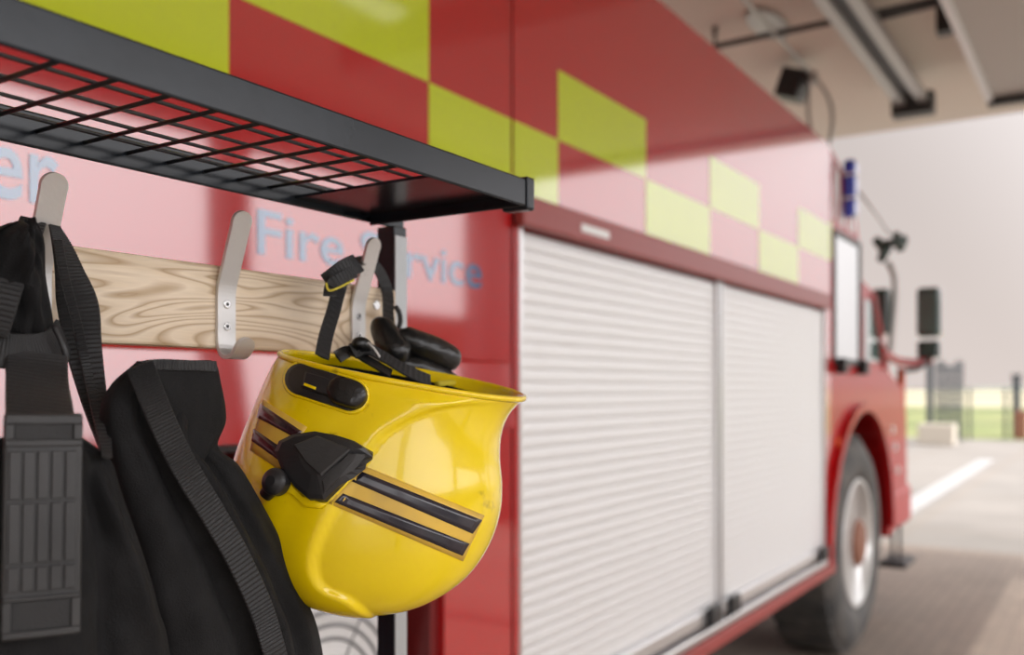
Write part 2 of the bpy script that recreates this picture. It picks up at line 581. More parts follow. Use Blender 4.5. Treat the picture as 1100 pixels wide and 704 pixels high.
# hanging power drop: cable run, black box, loop of cable
p0 = P(800, 0, z=4.3); p1 = P(872, 80, z=4.3)
t = empty('cable_drop', p1, 'black socket box on a drop cable with a hanging loop above the truck', 'cable')
tube('cable', [p0+(p0-p1), p0, p1], 0.018, 'pipe_grey', t)
q = P(852, 92, x=p1.x)
b0 = box('socket_box', q.x-0.12, q.x+0.12, q.y-0.10, q.y+0.10, q.z-0.12, q.z+0.12, 'black_plastic', t, bev=0.01)
b0.rotation_euler = (0.35, 0.0, 0.0)
b0.location = (0, 0, 0)
me = b0.data
off = OFF[t.name]
cc = q - off
for vv in me.vertices:
    vv.co -= cc
b0.location = cc
disc_prism('coupling', P(872, 78, x=p1.x), 0.05, (0, 0, -1), 0.1, 'pipe_grey', t)
tube('loop', [P(870, 85, x=p1.x), P(868, 120, x=p1.x), P(874, 148, x=p1.x), P(888, 160, x=p1.x), P(894, 130, x=p1.x), P(890, 105, x=p1.x), P(876, 84, x=p1.x)],
     0.016, 'pipe_grey', t, smoothpts=30, n=6)
# fill lights added out of view overhead, to brighten the rack and helmet
for i, (x, y) in enumerate(((-1.2, -1.6), (1.6, -1.6), (4.4, -1.6), (-1.2, 0.1), (1.6, 0.1))):
    t = empty('fill_light', (x, y, 4.3), 'added fill light out of view on the bay ceiling, %s' %
              ['outer row, nearest the blind wall', 'outer row, middle', 'outer row, nearest the open end', 'inner row, nearest the blind wall', 'inner row, nearest the open end'][i], 'fill light', 'added fill lights')
    box('housing', x-0.75, x+0.75, y-0.11, y+0.11, 4.36, ZC, 'white_letter', t)
    box('diffuser', x-0.73, x+0.73, y-0.09, y+0.09, 4.30, 4.36, 'fill_emitter', t)

# ------------------------------------------------------------------ far fence and posts
def post(px, pyb, pyt, w, label, m='fence_metal'):
    b = P(px, pyb, z=0.0)
    t = P(px, pyt, x=b.x)
    tt = empty('gate_post', b, label, 'post')
    box('shaft', b.x-w, b.x+w, b.y-w, b.y+w, 0, t.z, m, tt)
    box('cap', b.x-w*1.3, b.x+w*1.3, b.y-w*1.3, b.y+w*1.3, t.z, t.z+0.06, m, tt)
post(999, 476, 392, 0.09, 'slim dark gate post just right of the truck mirror')
t0 = P(1006, 476, z=0); t1 = P(1034, 476, z=0)
gt = empty('mesh_gate', t0, 'dark steel gate of close upright bars beyond the apron', 'gate')
top = P(1010, 390, x=t0.x).z
for k in range(10):
    a = t0.lerp(t1, k/9)
    box('bar', a.x-0.025, a.x+0.025, a.y-0.025, a.y+0.025, 0.05, top + 0.1*math.sin(k), 'fence_metal', gt)
for zz in (0.2, 1.1, top-0.15):
    v0, v1 = t0.copy(), t1.copy()
    v0.z = v1.z = zz
    tube('rail', [v0, v1], 0.035, 'fence_metal', gt, n=6)
post(1092, 470, 404, 0.12, 'dark gate post with a rusty foot at the right edge of the field', 'fence_metal')
q = P(1090, 470, z=0)
o = box('rusty_barrier', q.x-1.4, q.x-1.0, q.y-0.45, q.y-0.1, 0.0, 0.95, 'rust_brown', bev=0.03)
tag(o, 'rusty brown block at the foot of the right gate post', 'barrier')
q = P(1015, 474, z=0)
o = box('concrete_plinth', q.x-2.5, q.x-1.9, q.y-0.6, q.y+0.4, 0.0, 0.62, 'concrete_block', bev=0.03)
tag(o, 'pale concrete block by the dark gate beyond the apron', 'block')
fp = [P(960, 474, z=0.0), P(1042, 472, z=0.0), P(1080, 471, z=0.0)]
ft = empty('wire_fence', fp[0], 'thin wire fence along the edge of the grass', 'fence')
for q in fp:
    box('post', q.x-0.04, q.x+0.04, q.y-0.04, q.y+0.04, 0, 1.7, 'fence_metal', ft)
for zz in (0.5, 0.95, 1.4, 1.65):
    tube('wire', [Vector((q.x, q.y, zz)) for q in fp]+[Vector((fp[2].x+1, fp[2].y-5, zz))], 0.012, 'fence_metal', ft, n=5)

# ------------------------------------------------------------------ fire truck
YT = 1.365
YB = 3.9
truck = empty('fire_truck', (3.0, YT, 0), 'red fire truck with yellow chequers and white roller shutters', 'truck')
XL = 2.10          # seam / left edge of the shutters
# rear body left of the shutters: upper panel
boxes('rear_body', [(-3.0, XL-0.006, YT, YB, 1.735, 3.04), (1.80, XL-0.006, YT, YB, 0.62, 1.735)], 'red_paint', truck)
box('panel_seam', XL-0.02, XL+0.02, YT+0.004, YT+0.05, 0.62, 3.03, 'dark_red', truck)
# lower ledge panel leaning slightly outwards at the bottom
prism('ledge_panel', [(YT-0.004, 1.735), (YT-0.012, 1.725), (YT-0.028, 1.56), (YT+0.05, 1.55), (YT+0.05, 1.735)], -3.0, XL-0.03, 'red_paint', truck, axis='x')
# recess with the hose reel
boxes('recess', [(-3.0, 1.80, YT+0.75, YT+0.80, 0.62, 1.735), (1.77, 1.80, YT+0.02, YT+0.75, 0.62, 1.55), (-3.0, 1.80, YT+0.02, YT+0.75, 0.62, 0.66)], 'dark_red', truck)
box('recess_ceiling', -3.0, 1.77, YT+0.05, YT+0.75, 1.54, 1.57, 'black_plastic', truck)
# roof and body above the shutters
boxes('body', [(XL+0.006, 5.42, YT, YB, 2.19, 3.04), (XL+0.006, 5.42, YT+0.06, YB, 0.62, 2.19)], 'red_paint', truck)
boxes('body_post', [(XL+0.006, XL+0.03, YT-0.002, YT+0.06, 0.62, 2.10), (5.29, 5.42, YT-0.002, YT+0.06, 0.62, 2.19)], 'red_paint', truck)
boxes('divider', [(3.645, 3.675, YT-0.004, YT+0.06, 0.69, 2.10)], 'reel_dark', truck, bev=0.004)
boxes('roof_rail', [(-3.0, 5.4, YT+0.02, YT+0.08, 3.04, 3.07)], 'red_paint', truck, bev=0.01)
boxes('drip_rail', [(XL+0.006, 5.29, YT-0.035, YT, 2.10, 2.185)], 'trim_red', truck, bev=0.008)
boxes('sill', [(XL+0.006, 5.42, YT-0.03, YT+0.2, 0.62, 0.68)], 'trim_red', truck, bev=0.008)
boxes('sill_rail', [(XL+0.03, 5.27, YT-0.03, YT+0.02, 0.69, 0.72)], 'rail_alu', truck, bev=0.006)
boxes('underframe', [(-3.0, 5.3, YT+0.35, YB-0.3, 0.38, 0.62)], 'black_plastic', truck)
# roller shutters, slat by slat
prof = [(0.0, 0.0), (-0.0018, 0.002), (-0.0030, 0.012), (-0.0030, 0.024), (-0.0018, 0.0345), (0.0, 0.0362), (0.006, 0.0362), (0.006, 0.0)]
PITCH = 0.037


def slat_mesh(w):
    n = len(prof)
    v = [(0, p[0], p[1]) for p in prof]+[(w, p[0], p[1]) for p in prof]
    f = [tuple(range(n)), tuple(range(2*n-1, n-1, -1))]+[(i, (i+1) % n, n+(i+1) % n, n+i) for i in range(n)]
    me = bpy.data.meshes.new('slat')
    me.from_pydata(v, [], f)
    bm = bmesh.new(); bm.from_mesh(me); bmesh.ops.recalc_face_normals(bm, faces=bm.faces); bm.to_mesh(me); bm.free()
    me.materials.append(MATS['aluminium'])
    return me
for (xa, xb) in ((XL+0.03, 3.645), (3.675, 5.29)):
    sh = box('roller_shutter', xa+0.004, xb-0.004, YT+0.016, YT+0.055, 0.73, 2.095, 'aluminium', truck)
    me = slat_mesh(xb-xa-0.03)
    nsl = int((2.095-0.79)/PITCH)
    for k in range(nsl):
        o = link('slat', me, None, sh, Vector((xa+0.015, YT+0.012, 0.79+k*PITCH))-OFF[truck.name])
    box('bottom_bar', xa+0.012, xb-0.012, YT-0.012, YT+0.014, 0.735, 0.788, 'rail_alu', sh, bev=0.006)
    for x in ((xa+0.04, xa+0.14), (xb-0.16, xb-0.05)):
        box('latch', x[0], x[1], YT-0.04, YT-0.012, 0.725, 0.80, 'black_plastic', sh, bev=0.008)
    for x in (xa, xb-0.015):
        box('guide', x, x+0.015, YT-0.006, YT+0.016, 0.72, 2.10, 'rail_alu', sh)
# yellow squares
sq = [(-0.05, 0.55, 1), (0.55, 1.147, 0), (1.147, 1.738, 1), (1.738, XL-0.006, 0), (XL+0.006, 2.345, 0), (2.345, 2.947, 1), (2.947, 3.55, 0), (3.55, 4.16, 1), (4.16, 4.78, 0), (4.78, 5.40, 1)]
for (xa, xb, row) in sq:
    za, zb = ((2.19, 2.385), (2.385, 2.59))[row]
    box('reflective_square', xa, xb, YT-0.0012, YT+0.001, za, zb, 'yellow_reflective', truck)
box('reflective_strip', 5.405, 5.44, YT-0.003, YT+0.001, 2.40, 2.62, 'yellow_reflective', truck)


def text_mesh(name, body, size, m, parent, loc, width=None, extra_w=1.0, label=None, ex=0.0006):
    cu = bpy.data.curves.new(name, 'FONT')
    cu.body = body
    cu.size = size
    cu.extrude = ex
    cu.offset = size*0.012
    o = bpy.data.objects.new(name+'_tmp', cu)
    C.objects.link(o)
    dg = bpy.context.evaluated_depsgraph_get()
    dg.update()
    me = bpy.data.meshes.new_from_object(o.evaluated_get(dg))
    bpy.data.objects.remove(o)
    bpy.data.curves.remove(cu)
    me.name = name
    xs = [v.co.x for v in me.vertices]
    x0 = min(xs)
    for v in me.vertices:       # stand upright on the truck side (text runs along +X, faces -Y)
        x, y, z = v.co
        v.co = ((x-x0)*extra_w, -z, y)
    W = max(xs)-x0
    bm = bmesh.new(); bm.from_mesh(me)
    bm.verts.ensure_lookup_table()
    bmesh.ops.remove_doubles(bm, verts=bm.verts, dist=1e-6)
    bm.verts.ensure_lookup_table()
    seen, isl = set(), []
    for v0 in bm.verts:
        if v0.index in seen:
            continue
        st_, comp = [v0], set()
        while st_:
            q = st_.pop()
            if q.index in comp:
                continue
            comp.add(q.index)
            st_ += [e.other_vert(q) for e in q.link_edges]
        seen |= comp
        xx = [bm.verts[i].co.x for i in comp]
        isl.append([min(xx), max(xx), comp])
    isl.sort(key=lambda a: a[0])
    grp = []
    for a in isl:
        if grp and a[0] < grp[-1][1]-0.3*(a[1]-a[0]):      # the dot of an i belongs to its stem
            grp[-1][1] = max(grp[-1][1], a[1]); grp[-1][2] |= a[2]
        else:
            grp.append(a)
    sx = width/W if width else 1.0
    for g in grp:
        fs = [f for f in bm.faces if f.verts[0].index in g[2]]
        ix = {}
        vv = []
        for f in fs:
            for q in f.verts:
                if q.index not in ix:
                    ix[q.index] = len(vv)
                    vv.append((q.co.x*sx+loc[0], q.co.y+loc[1], q.co.z+loc[2]))
        mobj('letter', vv, [tuple(ix[q.index] for q in f.verts) for f in fs], m, parent, label=label)
    bm.free()
xF = P(276, 272, y=YT); xE = P(517, 300, y=YT)
zb = xF.z
text_mesh('lettering', 'Fire Service', 0.122, 'blue_letter', truck, (xF.x, YT-0.0008, zb), width=xE.x-xF.x)
xe0 = P(-16, 208, y=YT); xe1 = P(62, 205, y=YT)
text_mesh('lettering', 'er', 0.155, 'blue_letter', truck, (xe0.x, YT-0.0008, xe0.z), width=xe1.x-xe0.x)

q = P(640, 249, y=YT-0.036)
box('rail_plate', q.x-0.09, q.x+0.09, YT-0.037, YT-0.034, q.z-0.012, q.z+0.012, 'white_letter', truck)
# cab
WC = Vector((6.17, 0, 0.68))
arch = []
AR = 0.84
for k in range(0, 19):
    a = math.pi*k/18
    arch.append((WC.x-AR*math.cos(a), WC.z+AR*math.sin(a)))
cabp = [(5.43, 0.62), (5.43, 3.03), (5.60, 2.99), (5.85, 2.89), (6.02, 2.78), (6.12, 2.60), (6.15, 2.36), (6.62, 2.30), (6.80, 2.05), (7.05, 1.78), (7.55, 1.66), (7.68, 1.45), (7.72, 0.75), (7.05, 0.60)]
lower = [p for p in reversed(arch) if p[0] > 5.44 and p[0] < 7.03 and p[1] > 0.62]
prism('cab', cabp+lower, YT, YB, 'cab_paint', truck)
prism('wheel_arch', [(p[0], p[1]) for p in arch], YT+0.55, YT+0.60, 'dark_red', truck)
# inner liner of the arch
v, f = [], []
for p in arch:
    for (r, yy) in ((1.0, YT-0.04), (1.0, YT+0.58), (1.06, YT+0.58), (1.06, YT-0.04)):
        v.append((WC.x+(p[0]-WC.x)*r, yy, WC.z+(p[1]-WC.z)*r))
for i in range(len(arch)-1):
    for j in range(4):
        f.append((i*4+j, i*4+(j+1) % 4, (i+1)*4+(j+1) % 4, (i+1)*4+j))
mobj('mudguard', v, f, 'cab_paint', truck)
wn = box('cab_window', 5.50, 6.10, YT-0.004, YT+0.02, 1.84, 2.55, 'window_glass', truck)
boxes('window_frame', [(5.47, 5.50, YT-0.012, YT+0.02, 1.81, 2.58), (6.10, 6.13, YT-0.012, YT+0.02, 1.81, 2.58), (5.50, 6.10, YT-0.012, YT+0.02, 1.80, 1.84), (5.50, 6.10, YT-0.012, YT+0.02, 2.55, 2.58)], 'dark_metal', wn)
prism('quarter_window', [(6.25, 1.84), (6.25, 2.24), (6.60, 2.24), (6.74, 2.02), (6.88, 1.84)], YT-0.006, YT+0.01, 'glass_dark', truck)
prism('window_pillar', [(6.45, 2.28), (6.55, 2.28), (6.95, 1.80), (6.83, 1.80)], YT-0.02, YT+0.01, 'red_paint', truck)
for (xx, zz) in ((5.52, 1.78), (6.06, 1.78)):
    box('grab_handle', xx, xx+0.08, YT-0.06, YT, zz-0.03, zz+0.06, 'black_plastic', truck, bev=0.01)
# white marks along the upper cab side
for k, (xa, za, zb_, dx) in enumerate(((5.455, 2.64, 2.97, 0.05), (5.60, 2.64, 2.93, -0.05), (5.66, 2.62, 2.88, 0.08), (5.84, 2.62, 2.84, -0.05), (5.92, 2.62, 2.78, 0.04))):
    prism('white_mark', [(xa, za), (xa+0.065, za), (xa+0.065+dx, zb_), (xa+dx, zb_)], YT-0.002, YT+0.001, 'white_letter', truck)
# blue beacon bar at the front of the roof
bp0 = P(909, 240, x=6.02)
bc = box('beacon', 5.69, 5.80, YT-0.07, YT-0.002, 2.68, 3.02, 'blue_lamp', truck, bev=0.02)
for z in (2.78, 2.92):
    box('beacon_band', 5.685, 5.805, YT-0.073, YT-0.002, z, z+0.015, 'white_letter', bc)
# antenna
tube('antenna', [P(922, 205, x=6.1), P(938, 226, x=6.4), P(956, 252, x=7.2)], 0.008, 'pipe_grey', truck, n=6)
# marker lamps on the pillar
for (px, py) in ((899, 475), (899, 492), (952, 462), (955, 480), (958, 505)):
    q = P(px, py, y=YT-0.004)
    disc_prism('marker_lamp', (q.x, YT-0.04 if px > 920 else YT, q.z), 0.03, (0, -1, 0), 0.015, 'white_letter' if py != 475 else 'orange', truck, n=12)
# front bumper and step
box('bumper', 7.05, 7.86, YT-0.01, YB+0.02, 0.62, 0.92, 'cab_paint', truck, bev=0.04)
box('step', 7.15, 7.55, YT-0.09, YT+0.1, 0.36, 0.40, 'black_plastic', truck, bev=0.01)
boxes('step_bracket', [(7.2, 7.22, YT+0.0, YT+0.02, 0.40, 0.64), (7.48, 7.50, YT+0.0, YT+0.02, 0.40, 0.64)], 'dark_metal', truck)
# mirrors
mz0, mz1 = P(998, 382, x=7.6), P(998, 309, x=7.6)
mr = box('mirror', 7.55, 7.68, mz0.y-0.085, mz0.y+0.085, mz0.z+0.14, mz1.z, 'mirror_green', truck, bev=0.03)
boxes('mirror_glass', [(7.535, 7.552, mz0.y-0.065, mz0.y+0.065, mz0.z+0.17, mz1.z-0.04)], 'glass_dark', mr)
lm = box('lower_mirror', 7.55, 7.66, mz0.y-0.08, mz0.y+0.08, mz0.z-0.02, mz0.z+0.11, 'mirror_green', truck, bev=0.02)
q = P(998, 388, x=7.6)
tube('mirror_arm', [P(948, 378, x=7.0), P(965, 388, x=7.3), P(985, 390, x=7.55), P(1000, 386, x=7.62)], 0.035, 'red_paint', truck, smoothpts=16, n=8)
tube('mirror_arm', [P(975, 398, x=7.4), P(990, 394, x=7.55), P(1008, 374, x=7.62)], 0.018, 'dark_metal', truck, smoothpts=12, n=8)
tube('front_post', [P(968, 396, x=7.55), P(968, 430, x=7.6), P(968, 470, x=7.65)], 0.03, 'orange', truck, n=8)
m2 = P(947, 335, x=7.3)
box('front_mirror', 7.25, 7.35, m2.y-0.06, m2.y+0.06, m2.z-0.17, m2.z+0.17, 'mirror_green', truck, bev=0.02)
tube('mirror_arm', [P(954, 282, x=7.35), P(961, 300, x=7.35), P(960, 335, x=7.35), P(956, 380, x=7.3)], 0.022, 'pipe_grey', truck, smoothpts=20, n=8)
for (pa, pb, r) in (((940, 257), (953, 270), 0.05), ((953, 262), (972, 258), 0.045), ((946, 280), (954, 262), 0.05), ((962, 250), (968, 268), 0.04)):
    tube('work_lamp', [P(*pa, x=7.3), P(*pb, x=7.38)], [r*0.6, r], 'mirror_green', truck, n=10)
# front wheel
wh = lathe('wheel', (WC.x, YT+0.02, WC.z), [(0.40, 0.06), (0.41, 0.0), (0.50, -0.02), (0.60, -0.015), (0.655, 0.015), (0.68, 0.06), (0.68, 0.34), (0.65, 0.38), (0.42, 0.38), (0.40, 0.3)], 'tyre', truck, n=64)
for k in range(40):     # tread blocks
    a = 2*math.pi*k/40
    ca, sa = math.cos(a), math.sin(a)
    vv = []
    for r in (0.655, 0.692):
        for t_ in (-0.034, 0.034):
            for yy in (0.035, 0.37):
                vv.append((WC.x+r*ca-t_*sa, YT+0.02+yy, WC.z+r*sa+t_*ca))
    mobj('tread_block', vv, BOXF, 'tyre', wh)
lathe('rim', (WC.x, YT+0.02, WC.z), [(0.41, 0.0), (0.40, -0.012), (0.375, 0.01), (0.35, 0.06), (0.30, 0.09), (0.20, 0.05), (0.19, 0.12), (0.05, 0.12)], 'rim_white', wh, n=48)
lathe('hub', (WC.x, YT+0.02, WC.z), [(0.15, 0.12), (0.15, -0.01), (0.12, -0.03), (0.03, -0.035)], 'rust_brown', wh, n=24)
for k in range(10):
    a = 2*math.pi*k/10
    disc_prism('lug_nut', (WC.x+0.235*math.cos(a), YT+0.08, WC.z+0.235*math.sin(a)), 0.02, (0, -1, 0), 0.05, 'rim_white', wh, n=6)
# rear wheels stand further back behind the rack (mirrored axle, seen only under the body)
# hose reel in the recess: pale drum flange with raised rings and spokes
hc = P(345, 768, y=YT+0.10)
hr = lathe('hose_reel', (hc.x, YT+0.10, hc.z), [(0.25, 0.0), (0.255, -0.015), (0.245, -0.02), (0.23, -0.008), (0.06, -0.006), (0.06, -0.05), (0.02, -0.05)], 'reel_grey', truck, n=64,
           label='pale grey round reel flange with concentric rings')
for r in (0.225, 0.195, 0.165, 0.12):
    pts = [(hc.x+r*math.cos(2*math.pi*k/48), YT+0.09, hc.z+r*math.sin(2*math.pi*k/48)) for k in range(49)]
    tube('ring', pts, 0.0045, 'reel_dark', hr, n=6)
for k in range(8):
    a = 2*math.pi*(k+0.3)/8
    tube('spoke', [(hc.x+0.05*math.cos(a), YT+0.09, hc.z+0.05*math.sin(a)), (hc.x+0.24*math.cos(a), YT+0.09, hc.z+0.24*math.sin(a))], 0.002, 'reel_dark', hr, n=6)
lathe('drum', (hc.x, YT+0.11, hc.z), [(0.14, 0.0), (0.14, 0.45)], 'reel_dark', hr, n=32)
lathe('rear_flange', (hc.x, YT+0.56, hc.z), [(0.25, 0.0), (0.25, 0.02)], 'reel_grey', hr, n=48)
box('reel_bracket', hc.x-0.05, hc.x+0.05, YT+0.5, YT+0.62, 0.66, hc.z, 'dark_metal', hr)

# ------------------------------------------------------------------ coat rack
YF, YK = 0.532, 0.752          # front bar plane, back plane (bar faces)
ZB = CAMH+0.196                # underside of the shelf bars
XR = 0.846
rack = empty('coat_rack', (0.3, YK, 0), 'black steel rack with wire shelf, wooden hook board and three pale hooks', 'rack')
BH = 0.030
box('front_bar', -0.35, XR, YF, YF+0.004, ZB, ZB+BH, 'black_steel', rack, bev=0.002)
box('back_bar', -0.35, 0.908, YK, YK+0.004, ZB+0.004, ZB+0.004+BH, 'black_steel', rack, bev=0.002)
box('end_bar', XR-0.004, XR, YF+0.004, YK, ZB, ZB+BH, 'black_steel', rack, bev=0.002)
cap = box('end_cap', XR, XR+0.016, YF-0.002, YF+0.032, ZB-0.003, ZB+BH+0.003, 'black_steel', rack, bev=0.003, label='square black plastic end cap')
box('cap_face', XR+0.016, XR+0.0175, YF+0.005, YF+0.025, ZB+0.004, ZB+BH-0.004, 'black_plastic', cap, bev=0.0006)
box('end_plate', 0.722, XR-0.004, YF+0.004, YK, ZB+0.012, ZB+0.015, 'black_steel', rack)
ZM = ZB+0.018
xw = 0.301-0.042*9
wm = None
while xw < 0.722:
    tube('cross_wire', [(xw, YF+0.003, ZM), (xw, YK, ZM)], 0.0019, 'wire_black', rack, n=8)
    xw += 0.0425
for k in range(5):
    yw = YF+0.036+0.0405*k
    tube('long_wire', [(-0.34, yw, ZM+0.0035), (XR-0.02, yw, ZM+0.0035)], 0.0017, 'wire_black', rack, n=8)
# posts
PX = 0.884
po = boxes('post', [(PX, PX+0.024, YK-0.004, YK+0.024, 0.015, ZB+0.006)], 'black_steel', rack, bev=0.0015)
box('foot', PX-0.02, PX+0.044, YK-0.03, YK+0.05, 0, 0.015, 'black_plastic', po, bev=0.003)
po2 = boxes('post', [(-0.33, -0.306, YK-0.004, YK+0.024, 0.015, ZB+0.006)], 'black_steel', rack, bev=0.0015)
box('foot', -0.35, -0.286, YK-0.03, YK+0.05, 0, 0.015, 'black_plastic', po2, bev=0.003)
boxes('foot_rail', [(-0.306, PX, YK, YK+0.02, 0.25, 0.28)], 'black_steel', rack, bev=0.0015)
# top bracket and bolts by the post
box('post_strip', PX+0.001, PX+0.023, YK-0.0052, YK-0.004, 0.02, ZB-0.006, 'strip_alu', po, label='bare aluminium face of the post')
bq = P(427, 225, y=YK-0.007)
disc_prism('bolt', bq, 0.0045, (0, -1, 0), 0.004, 'screw_metal', rack, n=12, dome=0.001)
# hook board
PZ0, PZ1 = CAMH+0.040, CAMH+0.122
plank = box('hook_board', -0.30, PX-0.001, YK-0.008, YK+0.012, PZ0, PZ1, 'ash_wood', rack, bev=0.003)
sq_ = P(404, 328, y=YK-0.008)
sc = disc_prism('screw', (min(sq_.x, PX-0.012), YK-0.008, sq_.z), 0.0055, (0, -1, 0), 0.0018, 'screw_metal', plank, n=16)
# hooks: side profile swept to a flat bar with rounded ends
def hook(xc, dz=0.0):
    yb = YK-0.008
    prof_ = [(yb-0.0285, PZ1+0.052), (yb-0.0215, PZ1+0.032), (yb-0.0145, PZ1+0.012), (yb-0.0075, PZ0+0.074), (yb-0.0035, PZ0+0.062), (yb-0.002, PZ0+0.050), (yb-0.002, PZ0+0.030), (yb-0.002, PZ0+0.012), (yb-0.004, PZ0-0.001), (yb-0.010, PZ0-0.008),
             (yb-0.020, PZ0-0.008), (yb-0.028, PZ0-0.001), (yb-0.033, PZ0+0.010)]
    raw = catmull([Vector((0, a, b+dz)) for a, b in prof_], 240)
    cum = [0.0]
    for i in range(1, len(raw)):
        cum.append(cum[-1]+(raw[i]-raw[i-1]).length)
    T = cum[-1]
    W = 0.0222
    R_ = W/2
    ends = [R_*(1-math.cos(math.pi/2*k/8)) for k in range(9)]
    ts = ends+[R_+(T-2*R_)*k/40 for k in range(1, 40)]+[T-e for e in reversed(ends)]
    pts = []
    for t_ in ts:
        i = max(k for k in range(len(cum)) if cum[k] <= t_+1e-9)
        j = min(i+1, len(cum)-1)
        u = 0 if j == i else (t_-cum[i])/(cum[j]-cum[i])
        pts.append(raw[i].lerp(raw[j], u))
    v, f = [], []
    n = len(pts)
    for i, p in enumerate(pts):
        d = (pts[min(i+1, n-1)]-pts[max(i-1, 0)]).normalized()
        nn = Vector((0, -d.z, d.y))
        e = min(ts[i], T-ts[i])
        w = R_
        if e < R_:
            w = math.sqrt(max(R_**2-(R_-e)**2, 0))+0.0004
        for (s, q) in ((-1, -1), (-1, 1), (1, 1), (1, -1)):
            v.append(Vector((xc+s*w, p.y, p.z))+nn*(q*0.0019))
    for i in range(n-1):
        for j in range(4):
            f.append((i*4+j, i*4+(j+1) % 4, (i+1)*4+(j+1) % 4, (i+1)*4+j))
    f.append((0, 1, 2, 3)); f.append((n*4-1, n*4-2, n*4-3, n*4-4))
    h = mobj('coat_hook', v, f, 'hook_metal', rack, smooth=False, label='brushed pale metal coat hook')
    bevel(h, 0.0007, 2)
    for zz in (PZ0+0.044, PZ0+0.022):
        s_ = disc_prism('screw', (xc, yb-0.0038, zz+dz), 0.0042, (0, -1, 0), 0.0012, 'screw_metal', h, n=16)
        disc_prism('screw_socket', (xc, yb-0.0050, zz+dz), 0.0018, (0, -1, 0), 0.0004, 'screw_dark', h, n=6)
HX = [0.428, 0.620, 0.812]
for x in HX:
    hook(x)
hook(HX[0]-0.192)

# ------------------------------------------------------------------ helmet
ZH = 0.905
hcx, hcy = 405.0, 516.0
hdir = ray(hcx, hcy)
HCEN = EYE+hdir*ZH
ez = hdir.normalized()
ex = ez.cross(UP).normalized()
ey = ex.cross(ez).normalized()
KH = ZH*hdir.length/F/1.0


def HL(px, py, d=0.0):
    return HCEN+ex*((px-hcx)*KH)+ey*((hcy-py)*KH)+ez*d
TAU = math.radians(11)
wdir = ez*math.cos(TAU)+ey*math.sin(TAU)
Lp = [(304, 381), (294, 400), (281, 430), (268, 464), (259, 496), (258, 530), (266, 563), (284, 594), (314, 622), (354, 640), (392, 646)]
Rp = [(562, 427), (546, 444), (537.5, 464), (535, 490), (537, 520), (534, 550), (522, 581), (500, 610), (466, 632), (428, 643), (393, 647)]
Bp = [0.1000, 0.1005, 0.1025, 0.1055, 0.108, 0.108, 0.104, 0.094, 0.074, 0.042, 0.002]
NR, NT = 140, 240
Lc = catmull([Vector((*p, 0)) for p in Lp], NR)
Rc = catmull([Vector((*p, 0)) for p in Rp], NR)
Bc = [q.x for q in catmull([Vector((b, 0, 0)) for b in Bp], NR)]
ridge = [(600, 408), (545, 428), (500, 433), (462, 441), (430, 455), (405, 474), (384, 505), (362, 545), (346, 580), (341, 605), (350, 628), (380, 645), (420, 690)]
SC = 0.885
ridge = [(hcx+(x-hcx)*SC, hcy+(y-hcy)*SC) for x, y in ridge]
ridge = [(p.x, p.y) for p in catmull([Vector((*p, 0)) for p in ridge], 60)]


def ridge_sd(x, y):
    best, sg = 1e9, 1
    for i in range(len(ridge)-1):
        ax, ay = ridge[i]; bx, by = ridge[i+1]
        dx, dy = bx-ax, by-ay
        t = max(0, min(1, ((x-ax)*dx+(y-ay)*dy)/(dx*dx+dy*dy)))
        qx, qy = ax+dx*t, ay+dy*t
        dd = (x-qx)**2+(y-qy)**2
        if dd < best:
            best = dd
            sg = 1 if (dx*(y-ay)-dy*(x-ax)) < 0 else -1
    return sg*math.sqrt(best)


def ss(a, b, x):
    t = max(0, min(1, (x-a)/(b-a)))
    return t*t*(3-2*t)
verts, faces = [], []
for i in range(NR+1):
    l, r = Lc[i], Rc[i]
    cx_, cy_ = (l.x+r.x)/2, (l.y+r.y)/2
    ax_, ay_ = (r.x-l.x)/2, (r.y-l.y)/2
    for j in range(NT):
        th = 2*math.pi*j/NT
        c_, s_ = math.cos(th), math.sin(th)
        e = 2/2.25
        c2 = math.copysign(abs(c_)**e, c_)
        s2 = math.copysign(abs(s_)**e, s_)
        px_, py_ = cx_+ax_*c2, cy_+ay_*c2
        p = HL(px_, py_)+wdir*(Bc[i]*s2)
        # raised outer cap behind the ridge line, on both sides of the shell
        lx = (p-HCEN).dot(ex)/KH+hcx
        ly = hcy-(p-HCEN).dot(ey)/KH
        sd = -ridge_sd(lx, ly)
        wgt = abs(s2)**0.5 if abs(s2) > 0 else 0
        bead = 0.0062*ss(-3.5, 3.5, sd) - 0.0045*ss(5.0, 40.0, sd)
        out = (p-HL(cx_, cy_))
        if out.length > 1e-6:
            nn = out.normalized()
            fade = ss(0.01, 0.08, i/NR)*1.0
            p = p+nn*(bead*wgt*fade)
        verts.append(p)
for i in range(NR):
    for j in range(NT):
        faces.append((i*NT+j, i*NT+(j+1) % NT, (i+1)*NT+(j+1) % NT, (i+1)*NT+j))
faces.append(tuple(range(NR*NT, NR*NT+NT)))
hroot = empty('fire_helmet', HL(392, 655), 'yellow fire helmet hung upside down by its strap on the hook board', 'helmet')
shell = mobj('shell', verts, faces, 'helmet_yellow', hroot, smooth=True)
bv = BVHTree.FromPolygons([tuple(v) for v in verts], faces)
so = shell.modifiers.new('solid', 'SOLIDIFY'); so.thickness = 0.0035; so.offset = -1
# rolled rim
rim = [verts[j] for j in range(NT)]+[verts[0]]
tube('rim', rim, 0.0030, 'helmet_yellow', hroot, n=8, caps=False)


def hit(px, py, off=0.0):
    d = ray(px, py).normalized()
    loc, nrm, idx, dist = bv.ray_cast(EYE, d)
    if loc is None:
        return None, None
    if nrm.dot(d) > 0:
        nrm = -nrm
    return loc+nrm*off, nrm


